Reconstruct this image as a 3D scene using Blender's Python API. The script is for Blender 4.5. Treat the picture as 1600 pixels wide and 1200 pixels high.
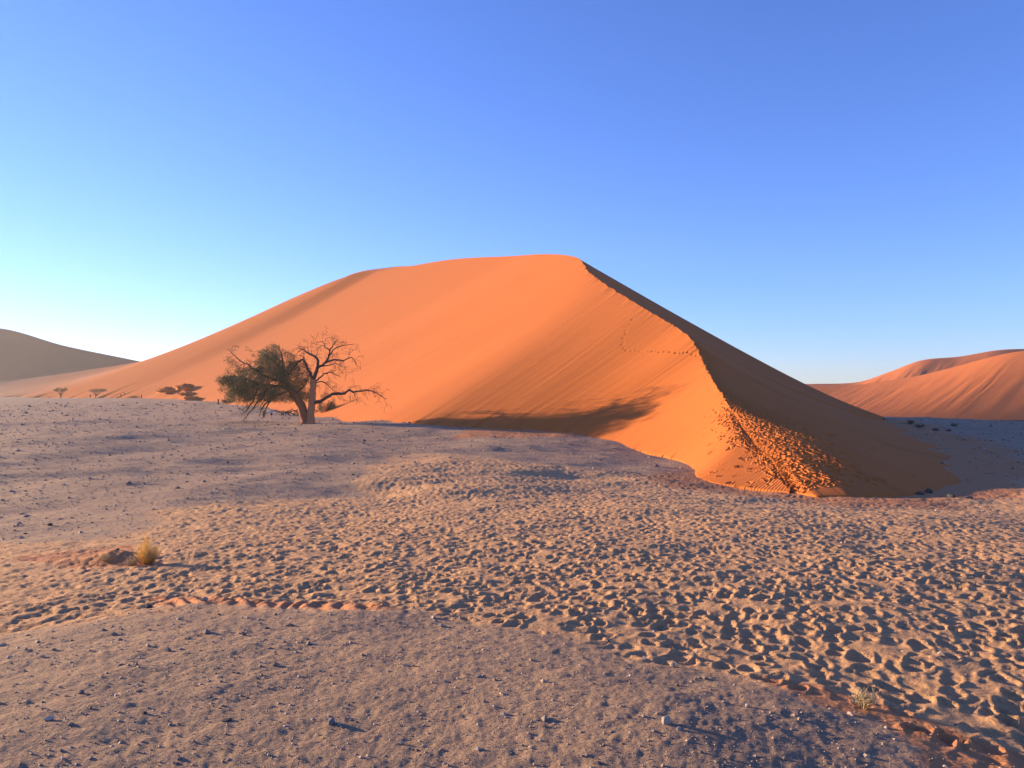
import bpy, math, random
import numpy as np
from mathutils import Vector, Matrix

random.seed(7)
rng = np.random.default_rng(11)
R = math.radians
scene = bpy.context.scene
for o in list(bpy.data.objects):
    bpy.data.objects.remove(o)

# ------------------------------------------------------------ camera, sky, sun
W, H, FPX, EYE, YH = 1600, 1200, 1186.0, 4.4, 612.0     # photo pixels, focal length in px, eye height above the plain, horizon row
cam_d = bpy.data.cameras.new('camera')
cam_d.sensor_width = 36.0
cam_d.lens = 36.0 * FPX / W
cam_d.shift_y = (YH - H / 2) / W
cam_d.clip_start = 0.1
cam_d.clip_end = 12000
cam = bpy.data.objects.new('camera', cam_d)
scene.collection.objects.link(cam)
cam.location = (0, 0, EYE)
cam.rotation_euler = (R(90), 0, 0)
scene.camera = cam

SUN_EL, SUN_AZ = 8.3, -65.5          # azimuth measured from +Y (view direction) towards +X
sd = Vector((math.sin(R(SUN_AZ)) * math.cos(R(SUN_EL)), math.cos(R(SUN_AZ)) * math.cos(R(SUN_EL)), math.sin(R(SUN_EL))))
world = bpy.data.worlds.new('World')
scene.world = world
world.use_nodes = True
wn = world.node_tree
bg = wn.nodes['Background']
sky = wn.nodes.new('ShaderNodeTexSky')
sky.sky_type = 'NISHITA'
sky.sun_disc = False
sky.sun_elevation = R(SUN_EL)
sky.sun_rotation = R(SUN_AZ)
sky.altitude = 600
sky.air_density = 1.0
sky.dust_density = 0.0
sky.ozone_density = 2.5
tint = wn.nodes.new('ShaderNodeMix'); tint.data_type = 'RGBA'; tint.blend_type = 'MULTIPLY'    # daylight white balance of the whole sky
tint.inputs[0].default_value = 1.0; tint.inputs[7].default_value = (.69, .82, 1.46, 1)
wn.links.new(sky.outputs[0], tint.inputs[6]); wn.links.new(tint.outputs[2], bg.inputs['Color'])
bg.inputs['Strength'].default_value = 0.095
sun_d = bpy.data.lights.new('sun', 'SUN')
sun_d.energy = 5.0
sun_d.angle = R(0.5)
sun_d.color = (1.0, 0.75, 0.47)
sun = bpy.data.objects.new('sun', sun_d)
scene.collection.objects.link(sun)
sun.rotation_euler = sd.to_track_quat('Z', 'Y').to_euler()
scene.view_settings.view_transform = 'Standard'
scene.view_settings.look = 'None'
scene.view_settings.gamma = 1.0
scene.view_settings.use_curve_mapping = False
scene.view_settings.exposure = 1.44

# ------------------------------------------------------------ helpers
COL = scene.collection

def tag(o, label=None, cat=None, group=None, kind=None):
    if label: o['label'] = label
    if cat: o['category'] = cat
    if group: o['group'] = group
    if kind: o['kind'] = kind
    return o

def mesh_obj(name, verts, faces, mat, parent=None, smooth=True):
    me = bpy.data.meshes.new(name)
    me.from_pydata([tuple(v) for v in verts], [], faces)
    me.update()
    if smooth:
        me.polygons.foreach_set('use_smooth', [True] * len(me.polygons))
    me.materials.append(mat)
    o = bpy.data.objects.new(name, me)
    COL.objects.link(o)
    if parent: o.parent = parent
    return o

def grid_mesh(name, P, mat, wrap=False, uv=None, attrs=None):
    """P: (rows, cols, 3) array -> quad grid object"""
    nr, nc = P.shape[:2]
    idx = np.arange(nr * nc).reshape(nr, nc)
    if wrap:
        nxt = np.roll(idx, -1, axis=1)
        a, b, c, d = idx[:-1], nxt[:-1], nxt[1:], idx[1:]
    else:
        a, b, c, d = idx[:-1, :-1], idx[:-1, 1:], idx[1:, 1:], idx[1:, :-1]
    Q = np.stack([a, b, c, d], -1).reshape(-1, 4)
    me = bpy.data.meshes.new(name)
    me.vertices.add(nr * nc)
    me.vertices.foreach_set('co', P.reshape(-1).astype(np.float32))
    me.loops.add(Q.size)
    me.loops.foreach_set('vertex_index', Q.reshape(-1).astype(np.int32))
    me.polygons.add(len(Q))
    me.polygons.foreach_set('loop_start', (np.arange(len(Q)) * 4).astype(np.int32))
    me.polygons.foreach_set('loop_total', np.full(len(Q), 4, np.int32))
    me.polygons.foreach_set('use_smooth', np.ones(len(Q), bool))
    me.update(calc_edges=True)
    if uv is not None:
        at = me.attributes.new('fall', 'FLOAT_VECTOR', 'POINT')
        v3 = np.concatenate([uv.reshape(-1, 2), np.zeros((nr * nc, 1))], 1)
        at.data.foreach_set('vector', v3.reshape(-1).astype(np.float32))
    for k, v in (attrs or {}).items():
        at = me.attributes.new(k, 'FLOAT', 'POINT')
        at.data.foreach_set('value', v.reshape(-1).astype(np.float32))
    me.materials.append(mat)
    o = bpy.data.objects.new(name, me)
    COL.objects.link(o)
    return o

def sstep(a, b, x):
    t = np.clip((x - a) / (b - a), 0, 1)
    return t * t * (3 - 2 * t)

def vnoise(x, y, seed=0):
    xi = np.floor(x).astype(np.int64); yi = np.floor(y).astype(np.int64)
    fx = x - xi; fy = y - yi
    fx = fx * fx * fx * (fx * (fx * 6 - 15) + 10); fy = fy * fy * fy * (fy * (fy * 6 - 15) + 10)
    def h(a, b):
        n = (a * 374761393 + b * 668265263 + seed * 1442695041) & 0xFFFFFFFF
        n = ((n ^ (n >> 13)) * 1274126177) & 0xFFFFFFFF
        n = n ^ (n >> 16)
        return (n & 0xFFFF) / 65535.0
    v = (h(xi, yi) * (1 - fx) + h(xi + 1, yi) * fx) * (1 - fy) + (h(xi, yi + 1) * (1 - fx) + h(xi + 1, yi + 1) * fx) * fy
    return v * 2 - 1

def fbm(x, y, octv=4, seed=0, gain=.5):
    s = 0; a = 1; t = 0
    for i in range(octv):
        c, sn = math.cos(i * .7 + .3), math.sin(i * .7 + .3)
        s = s + a * vnoise((x * c - y * sn) * 2 ** i + 13.7 * i, (x * sn + y * c) * 2 ** i - 7.1 * i, seed + i)
        t += a; a *= gain
    return s / t

# ground profile: the viewer stands on a slight rise above the plain
_rr = np.linspace(0, 120, 1201)
_zz = np.interp(_rr, [0, 5, 12, 22, 35, 46, 120], [1.98, 1.9, 1.42, .68, .1, 0, 0])
_k = np.exp(-np.linspace(-2, 2, 81) ** 2); _k /= _k.sum()
_zz = np.convolve(np.pad(_zz, 40, mode='edge'), _k, 'valid')

_tx = np.linspace(-60, 60, 601)
_tz = np.interp(_tx, [-30, -15, -6, 0, 4, 7, 11, 15], [0, .22, .42, .55, .72, .95, 1.25, 1.3])
_tz = np.convolve(np.pad(_tz, 15, mode='edge'), np.ones(31) / 31, 'valid')

def G0(x, y):
    x = np.asarray(x, float); y = np.asarray(y, float)
    z = np.interp(np.hypot(x, y), _rr, _zz)
    z = z - 10.0 * sstep(60, 170, x) * sstep(100, 360, y)
    z = z - np.interp(x, _tx, _tz) * sstep(18, 60, np.hypot(x, y))
    z = z - .9 * sstep(111, 138, y) * sstep(-6, 6, -x) * (1 - sstep(170, 240, y))
    z = z + 1.4 * sstep(190, 340, y) * sstep(30, 110, -x)
    return z

def pix(px, py, t=None):
    """photo pixel -> world point; on the ground when no depth is given"""
    a = (px - 800) / FPX; c = (YH - (py or 0)) / FPX
    if py is None: return np.array([a * t, t, float(G0(a * t, t))])
    if t is None:
        t = 5.0
        for _ in range(200):
            tn = (G0(a * t, t) - EYE) / min(c, -1e-4)
            tn = float(min(max(tn, 1.0), 900))
            if abs(tn - t) < 1e-4: break
            t = .5 * t + .5 * tn
        return np.array([a * t, t, float(G0(a * t, t))])
    return np.array([a * t, t, EYE + c * t])

def poly_sd(x, y, poly):
    """signed distance to polygon, positive inside"""
    p = np.array(poly)[:, :2]
    d = np.full(x.shape, 1e9); ins = np.zeros(x.shape, bool)
    for i in range(len(p)):
        a = p[i]; b = p[(i + 1) % len(p)]; ab = b - a
        s = np.clip(((x - a[0]) * ab[0] + (y - a[1]) * ab[1]) / max((ab ** 2).sum(), 1e-9), 0, 1)
        d = np.minimum(d, np.hypot(x - a[0] - s * ab[0], y - a[1] - s * ab[1]))
        c = (a[1] > y) != (b[1] > y)
        with np.errstate(divide='ignore', invalid='ignore'):
            xx = (b[0] - a[0]) * (y - a[1]) / (b[1] - a[1] if b[1] != a[1] else 1e-9) + a[0]
        ins ^= c & (x < xx)
    return np.where(ins, d, -d)

# ------------------------------------------------------------ materials
def nodes_mat(name):
    m = bpy.data.materials.new(name); m.use_nodes = True
    nt = m.node_tree; b = nt.nodes['Principled BSDF']
    b.inputs['Roughness'].default_value = .95
    b.inputs['Specular IOR Level'].default_value = .1
    return m, nt, b

def N(nt, typ, **kw):
    n = nt.nodes.new(typ)
    for k, v in kw.items():
        if k.startswith('i_'):
            n.inputs[k[2:].replace('_', ' ')].default_value = v
        else: setattr(n, k, v)
    return n

def ramp(nt, fac, stops):
    r = nt.nodes.new('ShaderNodeValToRGB')
    e = r.color_ramp.elements
    while len(e) < len(stops): e.new(.5)
    for k, (p, c) in enumerate(stops):
        e[k].position = p; e[k].color = (*c, 1)
    nt.links.new(fac, r.inputs[0]); return r.outputs[0]

def mixc(nt, fac, a, b, mode='MIX'):
    m = nt.nodes.new('ShaderNodeMix'); m.data_type = 'RGBA'; m.blend_type = mode
    for s, v in ((m.inputs[0], fac), (m.inputs[6], a), (m.inputs[7], b)):
        if hasattr(v, 'links') or isinstance(v, bpy.types.NodeSocket): nt.links.new(v, s)
        elif isinstance(v, (int, float)): s.default_value = v
        else: s.default_value = (*v, 1)
    return m.outputs[2]

def math_n(nt, op, a, b=0.0):
    m = nt.nodes.new('ShaderNodeMath'); m.operation = op
    for s, v in zip(m.inputs, (a, b)):
        if isinstance(v, bpy.types.NodeSocket): nt.links.new(v, s)
        else: s.default_value = v
    return m.outputs[0]

def noise(nt, vec, scale, detail=4, rough=.55, dist=0):
    n = N(nt, 'ShaderNodeTexNoise')
    n.inputs['Scale'].default_value = scale; n.inputs['Detail'].default_value = detail
    n.inputs['Roughness'].default_value = rough; n.inputs['Distortion'].default_value = dist
    nt.links.new(vec, n.inputs['Vector']); return n.outputs['Fac']

def mapping(nt, vec, scale, rot=(0, 0, 0)):
    m = N(nt, 'ShaderNodeMapping'); m.inputs['Scale'].default_value = scale; m.inputs['Rotation'].default_value = rot
    nt.links.new(vec, m.inputs['Vector']); return m.outputs[0]

def bump(nt, h, strength, dist, prev=None):
    b = N(nt, 'ShaderNodeBump'); b.inputs['Strength'].default_value = strength; b.inputs['Distance'].default_value = dist
    nt.links.new(h, b.inputs['Height'])
    if prev: nt.links.new(prev, b.inputs['Normal'])
    return b.outputs[0]

ORANGE = (.56, .15, .026); ORANGE2 = (.51, .13, .022)

def dune_material(name, c1=ORANGE, c2=ORANGE2, tan=(.47, .27, .15), streak=True, far=False):
    m, nt, b = nodes_mat(name)
    tc = N(nt, 'ShaderNodeTexCoord').outputs['Object']
    col = mixc(nt, noise(nt, tc, .03, 4), c1, c2)
    col = mixc(nt, math_n(nt, 'MULTIPLY', noise(nt, tc, 3.0, 5, .7), .35), col, (.42, .15, .05))
    if streak:
        at = N(nt, 'ShaderNodeAttribute', attribute_name='fall').outputs['Vector']
        st = noise(nt, mapping(nt, at, (.55, .012, 1)), 1.0, 5, .65, .3)
        st2 = noise(nt, mapping(nt, at, (1.7, .028, 1)), 1.0, 5, .7, .25)
        ln = ramp(nt, noise(nt, mapping(nt, at, (.42, .011, 1)), 1.0, 4, .75, .35), [(.56, (0, 0, 0)), (.66, (.30, .30, .30)), (.70, (0, 0, 0))])
        col = mixc(nt, ln, col, (.30, .085, .025))
        tanf = N(nt, 'ShaderNodeAttribute', attribute_name='tan').outputs['Fac']
        col = mixc(nt, tanf, col, mixc(nt, noise(nt, tc, .25, 5, .7), tan, (.36, .22, .14)))
        grain = noise(nt, tc, 9.0, 4, .7)
        nrm = bump(nt, st, .2, .5)
        nrm = bump(nt, st2, .34, .16, nrm)
        rp = N(nt, 'ShaderNodeAttribute', attribute_name='ripple').outputs['Fac']
        wv = N(nt, 'ShaderNodeTexWave', wave_type='BANDS', bands_direction='X')
        wv.inputs['Scale'].default_value = 1.5; wv.inputs['Distortion'].default_value = 3.0
        wv.inputs['Detail'].default_value = 2; wv.inputs['Detail Scale'].default_value = .7
        nt.links.new(mapping(nt, tc, (1, 1, 0), (0, 0, R(35))), wv.inputs['Vector'])
        nrm = bump(nt, math_n(nt, 'MULTIPLY', wv.outputs['Fac'], rp), .9, .05, nrm)
        nrm = bump(nt, grain, .25, .03, nrm)
    else:
        nrm = bump(nt, noise(nt, mapping(nt, tc, (.09, .03, .03), (0, 0, R(20))), 1.0, 6, .65, .4), .08, .8)
        nrm = bump(nt, noise(nt, tc, .5, 4, .7), .15, .3, nrm)
    nt.links.new(col, b.inputs['Base Color']); nt.links.new(nrm, b.inputs['Normal'])
    return m

def ground_material():
    m, nt, b = nodes_mat('desert_floor')
    tc = N(nt, 'ShaderNodeTexCoord').outputs['Object']
    sand = N(nt, 'ShaderNodeAttribute', attribute_name='sand').outputs['Fac']
    red = N(nt, 'ShaderNodeAttribute', attribute_name='red').outputs['Fac']
    g = mixc(nt, noise(nt, tc, 1.2, 6, .7), (.44, .265, .145), (.55, .34, .19))
    g = mixc(nt, ramp(nt, noise(nt, tc, .22, 6, .75), [(.4, (0, 0, 0)), (.68, (.55, .55, .55))]), g, (.29, .185, .12))
    g = mixc(nt, ramp(nt, noise(nt, tc, 38, 3, .8), [(.42, (0, 0, 0)), (.62, (1, 1, 1))]), mixc(nt, .45, g, (.17, .13, .115)), g)
    s = mixc(nt, noise(nt, tc, .7, 6, .7), (.62, .345, .165), (.55, .295, .135))
    s = mixc(nt, ramp(nt, noise(nt, tc, 55, 3, .8), [(.36, (0, 0, 0)), (.5, (1, 1, 1))]), mixc(nt, .4, s, (.26, .17, .12)), s)
    r_ = mixc(nt, noise(nt, tc, 2.0, 5, .7), (.50, .215, .09), (.43, .18, .08))
    mk = math_n(nt, 'ADD', sand, math_n(nt, 'MULTIPLY', math_n(nt, 'SUBTRACT', noise(nt, tc, 2.2, 6, .7), .5), .9))
    col = mixc(nt, ramp(nt, mk, [(.35, (0, 0, 0)), (.65, (1, 1, 1))]), g, s)
    mk2 = math_n(nt, 'ADD', red, math_n(nt, 'MULTIPLY', math_n(nt, 'SUBTRACT', noise(nt, tc, 3.5, 6, .7), .5), .8))
    col = mixc(nt, ramp(nt, mk2, [(.35, (0, 0, 0)), (.75, (1, 1, 1))]), col, r_)
    nt.links.new(col, b.inputs['Base Color'])
    rough = math_n(nt, 'SUBTRACT', 1.0, math_n(nt, 'MULTIPLY', red, .75))
    n1 = math_n(nt, 'MULTIPLY', noise(nt, tc, 42, 5, .75), rough)
    n2 = math_n(nt, 'MULTIPLY', noise(nt, tc, 9, 5, .7), rough)
    nrm = bump(nt, n1, .8, .025)
    nrm = bump(nt, n2, .8, .06, nrm)
    nrm = bump(nt, noise(nt, tc, .9, 5, .7), .45, .3, nrm)
    nrm = bump(nt, noise(nt, tc, .2, 5, .7), .3, .8, nrm)
    nt.links.new(nrm, b.inputs['Normal'])
    return m

def simple_mat(name, c1, c2, scale=6, bstr=.5, bdist=.02, rough=.9):
    m, nt, b = nodes_mat(name)
    tc = N(nt, 'ShaderNodeTexCoord').outputs['Object']
    f = noise(nt, tc, scale, 5, .65)
    nt.links.new(mixc(nt, f, c1, c2), b.inputs['Base Color'])
    nt.links.new(bump(nt, f, bstr, bdist), b.inputs['Normal'])
    b.inputs['Roughness'].default_value = rough
    return m

def leaf_mat(name, c1, c2, trans=0):
    m, nt, b = nodes_mat(name)
    g = N(nt, 'ShaderNodeNewGeometry')
    nt.links.new(mixc(nt, g.outputs['Random Per Island'], c1, c2), b.inputs['Base Color'])
    b.inputs['Roughness'].default_value = .7
    if trans:
        tb = N(nt, 'ShaderNodeBsdfTranslucent'); mx = N(nt, 'ShaderNodeMixShader'); mx.inputs[0].default_value = trans
        tb.inputs['Color'].default_value = (*[min(1, x * 1.15) for x in c1], 1)
        nt.links.new(b.outputs[0], mx.inputs[1]); nt.links.new(tb.outputs[0], mx.inputs[2]); nt.links.new(mx.outputs[0], nt.nodes['Material Output'].inputs[0])
    return m

M_DUNE = dune_material('dune_sand')
M_FAR = dune_material('far_dune_sand', (.58, .165, .035), (.53, .145, .03), streak=False)
M_GROUND = ground_material()
M_BARK_RED = simple_mat('rusty_bark', (.40, .15, .06), (.19, .08, .04), 3, .9, .08)
M_BARK_PALE = simple_mat('pale_bark', (.56, .26, .11), (.30, .14, .065), 3, .9, .08)
M_TWIG = simple_mat('dead_twig', (.13, .085, .06), (.07, .048, .036), 2, .4, .02)
M_LEAF = leaf_mat('olive_leaf', (.15, .13, .05), (.28, .235, .10))
M_SHRUB = leaf_mat('shrub_leaf', (.075, .085, .03), (.14, .14, .06))
M_STRAW = leaf_mat('straw', (.88, .66, .28), (.70, .48, .18), .45)
M_DRY = leaf_mat('dry_stem', (.62, .50, .30), (.46, .35, .20), .3)
M_ROCK_PALE = simple_mat('pale_rock', (.50, .41, .32), (.38, .30, .23), 14, .6, .02)
M_ROCK_GREY = simple_mat('grey_rock', (.26, .22, .20), (.15, .13, .125), 14, .6, .02)
M_ROCK_DARK = simple_mat('dark_rock', (.10, .085, .08), (.055, .05, .05), 9, .6, .03)
M_PEBBLE = leaf_mat('pebble_mix', (.15, .10, .075), (.52, .38, .27))

# ------------------------------------------------------------ desert floor
FG = [pix(*p) for p in [(-500, 1075), (-200, 1040), (0, 1008), (130, 985), (300, 962), (560, 968), (800, 985), (1000, 1030), (1150, 1062), (1290, 1100), (1390, 1140), (1470, 1200), (1560, 1330), (1500, 1700), (-900, 1700)]]
GP = [pix(*p) for p in [(-900, 626), (-200, 622), (340, 632), (520, 662), (640, 672), (720, 690), (610, 700), (560, 730), (590, 765), (400, 775), (200, 792), (150, 835), (-300, 850), (-900, 870)]]
GT = [pix(*p) for p in [(700, 684), (860, 684), (950, 694), (1092, 726), (1085, 742), (950, 735), (800, 722), (690, 702)]]
DRIFT = [pix(*p) for p in [(240, 936), (400, 938), (520, 946), (640, 958), (640, 968), (540, 966), (400, 962), (250, 952)]]
DRIFT2 = [pix(*p) for p in [(1180, 1065), (1300, 1085), (1420, 1125), (1600, 1180), (1700, 1300), (1500, 1300), (1440, 1180), (1380, 1140), (1290, 1104)]]
TAIL = [pix(*p) for p in [(20, 868), (120, 858), (200, 852), (250, 872), (245, 890), (150, 888), (60, 882)]]
MOUND = pix(205, 876)

ang = np.concatenate([np.arange(-50, 50, .11), np.arange(50, 310, 3.0)])
ang = np.radians(ang)
rad = np.concatenate([[.05, .5, 1.0], 1.5 * np.exp(np.arange(0, math.log(80), .0066))])
rad = np.concatenate([rad, rad[-1] * np.exp(np.linspace(0, math.log(22), 60))[1:]])
RR, AA = np.meshgrid(rad, ang, indexing='ij')
GX = RR * np.sin(AA); GY = RR * np.cos(AA)

def soft(poly, w, seed, amp=None, sc=1.0):
    d = poly_sd(GX, GY, poly) + (amp if amp is not None else w) * fbm(GX * sc, GY * sc, 4, seed)
    return sstep(-w, w, d)

rdist = np.hypot(GX, GY)
fg = soft(FG, .9, 3, 1.0, .8)
gp = soft(GP, 1.5, 4, 2.0, .15)
gt = soft(GT, .8, 5, 1.0, .4)
gravel = np.clip(fg + gp + gt, 0, 1)
far_gravel = sstep(48, 70, rdist + 6 * fbm(GX * .1, GY * .1, 3, 9))
gravel = np.maximum(gravel, far_gravel)
soft_sand = 1 - gravel
red = np.clip(soft(DRIFT, .22, 6, .2, 1.2) + soft(DRIFT2, .3, 7, .3, 1.0) + soft(TAIL, .3, 8, .35, 1.0), 0, 1)
nose_red = np.exp(-(((GX - 17) / 11) ** 2 + ((GY - 45) / 5) ** 2)) * .7
apron = soft([pix(*p) for p in [(700, 681), (740, 672), (900, 672), (905, 688), (800, 684)]], .8, 12, .8, .4)
nose_red = np.maximum(nose_red, apron)
BASEB = [(1093, 744), (1160, 757), (1235, 764), (1275, 770), (1330, 771), (1430, 766), (1510, 751), (1548, 728), (1533, 711), (1507, 698), (1470, 684), (1430, 669), (1390, 655)]
sdB = poly_sd(GX, GY, [pix(*p) for p in BASEB]) + 2.5 * fbm(GX / 4, GY / 4, 4, 14)
nose_red = np.maximum(nose_red, .95 * sstep(-9, .5, sdB))
red = np.clip(np.maximum(red, nose_red), 0, 1)

GZ = G0(GX, GY)
# long undulations of the plain, smaller ones nearby
GZ += (.55 * fbm(GX / 14, GY / 18, 3, 21) + .13 * fbm(GX / 5, GY / 4, 3, 24)) * sstep(14, 40, rdist) * (1 - .6 * sstep(200, 600, rdist))
GZ += .07 * fbm(GX / 3.2, GY / 3.2, 3, 22) * (1 - sstep(30, 90, rdist))
# gravel hump in the foreground: its far and right-hand edges slope away from the sun
hump = sstep(-1.6, 2.0, poly_sd(GX, GY, FG) + .35 * fbm(GX * .6, GY * .6, 3, 23))
GZ += .17 * hump
GZ += .16 * np.exp(-(((GX - MOUND[0] + .25) / .55) ** 2 + ((GY - MOUND[1]) / .38) ** 2)) + .07 * np.exp(-(((GX - MOUND[0] + 1.1) / .9) ** 2 + ((GY - MOUND[1]) / .4) ** 2))
hol = pix(395, 648)
GZ -= .35 * np.exp(-(((GX - hol[0]) / 3.6) ** 2 + ((GY - hol[1]) / 6) ** 2))
# wind ripples in the drift
dr = soft(DRIFT, .25, 6, .2, 1.2)
GZ += dr * .018 * np.sin((GX * .95 + GY * .3 + .25 * fbm(GX * 1.5, GY * 1.5, 2, 31)) * 2 * math.pi / .26)

def stamp(X, Y, Z, cx, cy, th, L, Wd, dep, sl, rim=.34):
    """one footprint pressed into the patch Z[sl]"""
    x = X[sl] - cx; y = Y[sl] - cy
    c, s = math.cos(th), math.sin(th)
    u = (x * c + y * s) / L; v = (-x * s + y * c) / Wd
    v = v * (1 + .25 * u)
    q = np.sqrt(u * u + v * v)
    w = 1 - sstep(.95, 1.75, q)
    prof = np.where(q < 1, -dep * (1 - q ** 4 * .6) * (1 + .35 * np.sin(2.5 * u + cx)), 0) + dep * rim * np.exp(-((q - 1.28) / .22) ** 2) * (1 + .5 * np.cos(math.atan2(.3, 1) + u))
    Z[sl] = Z[sl] * (1 - .72 * w) + prof

def scatter_prints(count, gen):
    la = np.radians(.11)
    for i in range(count):
        cx, cy, th, L, Wd, dep = gen(i)
        r = math.hypot(cx, cy); a = math.atan2(cx, cy)
        if abs(a) > R(49) or r < 2: continue
        ext = 1.8 * L
        j0 = int((a - ext / r - R(-50)) / la); j1 = int((a + ext / r - R(-50)) / la) + 2
        i0 = np.searchsorted(rad, r - ext); i1 = np.searchsorted(rad, r + ext) + 1
        j0 = max(j0, 0); j1 = min(j1, 909)
        if i1 - i0 < 2 or j1 - j0 < 2: continue
        stamp(GX, GY, FP, cx, cy, th, L, Wd, dep, (slice(i0, i1), slice(j0, j1)))

FP = np.zeros_like(GZ)
prg = random.Random(5)
NOSE = np.array([17.0, 46.0])

def gen_print(i):
    d = 4.6 + (prg.random() ** .62) * 50
    a = R(prg.uniform(-48, 48))
    x, y = d * math.sin(a), d * math.cos(a)
    to = math.atan2(NOSE[1] - y, NOSE[0] - x)
    th = to + prg.gauss(0, .45)
    k = prg.uniform(.75, 1.35)
    return x, y, th, .135 * k, .078 * k, prg.uniform(.015, .04)

scatter_prints(36000, gen_print)
FP *= sstep(.25, .75, soft_sand + .0 * FP)
# smoother, half filled prints where the sand thins out on the left
leftfade = .45 + .55 * sstep(-9, -2, GX + .25 * GY)
FP *= leftfade * .82
lump = fbm(GX / .1, GY / .1, 2, 40) * .008 + fbm(GX / .33, GY / .33, 3, 41) * .02 + fbm(GX / .9, GY / .9, 3, 42) * .03
GZ += soft_sand * (FP + lump * (1 - .7 * red)) * (1 - sstep(50, 75, rdist))
GZ += gravel * (fbm(GX / .11, GY / .11, 3, 43, .7) * .011 + fbm(GX / 2.4, GY / 1.7, 3, 46) * .045 * fg + fbm(GX / .5, GY / .5, 3, 44) * .007 + fbm(GX / 1.6, GY / 1.1, 3, 45) * .02) * (1 - sstep(25, 60, rdist))
# a deep shuffled step in the right foreground
SP = np.zeros_like(GZ)
for (px_, py_, th_, L_, W_) in [(1442, 1150, -.35, .13, .07), (1490, 1160, -.3, .12, .07), (1590, 1128, -.4, .16, .08)]:
    p_ = pix(px_, py_)
    sl_ = (slice(np.searchsorted(rad, p_[1] * .8), np.searchsorted(rad, p_[1] * 1.6)), slice(0, 909))
    stamp(GX, GY, SP, p_[0], p_[1], th_, L_, W_, .06, sl_)
GZ += SP
ground = grid_mesh('ground', np.stack([GX, GY, GZ], -1), M_GROUND, wrap=True,
                   attrs={'sand': soft_sand, 'red': red})
tag(ground, 'broad desert floor of gravel and trodden sand around the dune', kind='structure')

def gz(x, y):
    """height of the built ground at a point"""
    r = math.hypot(x, y); a = math.atan2(x, y)
    i = min(max(np.searchsorted(rad, r), 1), len(rad) - 1)
    j = int(round((a - ang[0]) / np.radians(.11)))
    if 0 <= j < 909: return float(GZ[i, j])
    return float(G0(x, y))

# ------------------------------------------------------------ the great dune
def catmull(P, n):
    P = np.asarray(P, float); out = []
    for i in range(len(P) - 1):
        p0 = P[max(i - 1, 0)]; p1 = P[i]; p2 = P[i + 1]; p3 = P[min(i + 2, len(P) - 1)]
        k = n[i] if hasattr(n, '__len__') else n
        t = np.linspace(0, 1, k, endpoint=False)[:, None]
        # finite difference tangents scaled to chord (avoids overshoot on uneven spacing)
        c = np.linalg.norm(p2 - p1)
        m1 = (p2 - p0) / max(np.linalg.norm(p2 - p1) + np.linalg.norm(p1 - p0), 1e-6) * c
        m2 = (p3 - p1) / max(np.linalg.norm(p3 - p2) + np.linalg.norm(p2 - p1), 1e-6) * c
        if i == 0: m1 = p2 - p1
        if i == len(P) - 2: m2 = p2 - p1
        out.append((2 * t ** 3 - 3 * t ** 2 + 1) * p1 + (t ** 3 - 2 * t ** 2 + t) * m1 + (-2 * t ** 3 + 3 * t ** 2) * p2 + (t ** 3 - t ** 2) * m2)
    out.append(P[-1:]); return np.concatenate(out)

PAIRS = [  # crest pixel with depth, foot of the lit face
    ((1235, 764, None), (1233, 765)), ((1205, 717, 50), (1130, 753)), ((1177, 690, 57), (1093, 744)), ((1151, 656, 66), (1082, 728)),
    ((1140, 635, 70), (1045, 711)), ((1110, 588, 84), (950, 693)), ((1095, 558, 93), (895, 685)), ((1080, 530, 100), (850, 679)),
    ((1050, 507, 111), (795, 675)), ((1000, 478, 126), (725, 671)), ((950, 447, 150), (625, 664.5)), ((920, 425, 175), (530, 656.5)),
    ((900, 402, 205), (450, 644)), ((850, 397, 245), (392, None, 226)), ((800, 400, 285), (338, None, 268)), ((700, 406, 350), (268, None, 312)),
    ((592, 424.5, 405), (195, None, 345)), ((545, 431, 415), (155, None, 358)), ((470, 460, 420), (110, None, 373)), ((400, 492, 420), (70, None, 387)),
    ((330, 527, 420), (35, None, 399)), ((270, 555, 420), (0, None, 410)), ((150, 576, 430), (-80, None, 430)), ((0, 597, 440), (-200, None, 450)), ((-250, 611, 460), (-450, None, 460))]
crest_c = np.array([pix(*c) for c, b in PAIRS]); base_c = np.array([pix(*b) for c, b in PAIRS])
crest_c[0] = pix(1235, 764)
seg_n = [110, 110, 110, 100, 70, 50, 40, 40, 40, 50, 50, 50, 50, 45, 45, 45, 40, 30, 30, 30, 30, 30, 30, 30]
crest = catmull(crest_c, seg_n); base = catmull(base_c, seg_n)
nU = len(crest)
_w = np.exp(-np.linspace(-2, 2, 61) ** 2); _w /= _w.sum()
for _arr, _u0 in ((base, 12.5), (crest, 17.6)):        # ease the bends of the far end
    _sm = np.stack([np.convolve(np.pad(_arr[:, i], 30, mode='reflect', reflect_type='odd'), _w, 'valid') for i in range(3)], -1)
    _ui = np.concatenate([np.linspace(i, i + 1, n, endpoint=False) for i, n in enumerate(seg_n)] + [[len(seg_n)]])
    _k = sstep(_u0, _u0 + 1, _ui)[:, None]
    _arr[:] = _arr * (1 - _k) + _sm * _k
uidx = np.concatenate([np.linspace(i, i + 1, n, endpoint=False) for i, n in enumerate(seg_n)] + [[len(seg_n)]])
# trodden, uneven crest line
wob = fbm(np.arange(nU) / 3.2, np.zeros(nU), 3, 51) * np.interp(uidx, [0, 3, 6, 10, 12, 14, 24], [0, .12, .3, .45, .4, .1, .1])
base[:, 2] = G0(base[:, 0], base[:, 1]) - .12
bw = fbm(np.arange(nU) / 9.0, np.ones(nU), 4, 52)
bw = bw * np.interp(uidx, [0, 1, 4, 12, 24], [0, .3, .8, 1.2, 3])

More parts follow.
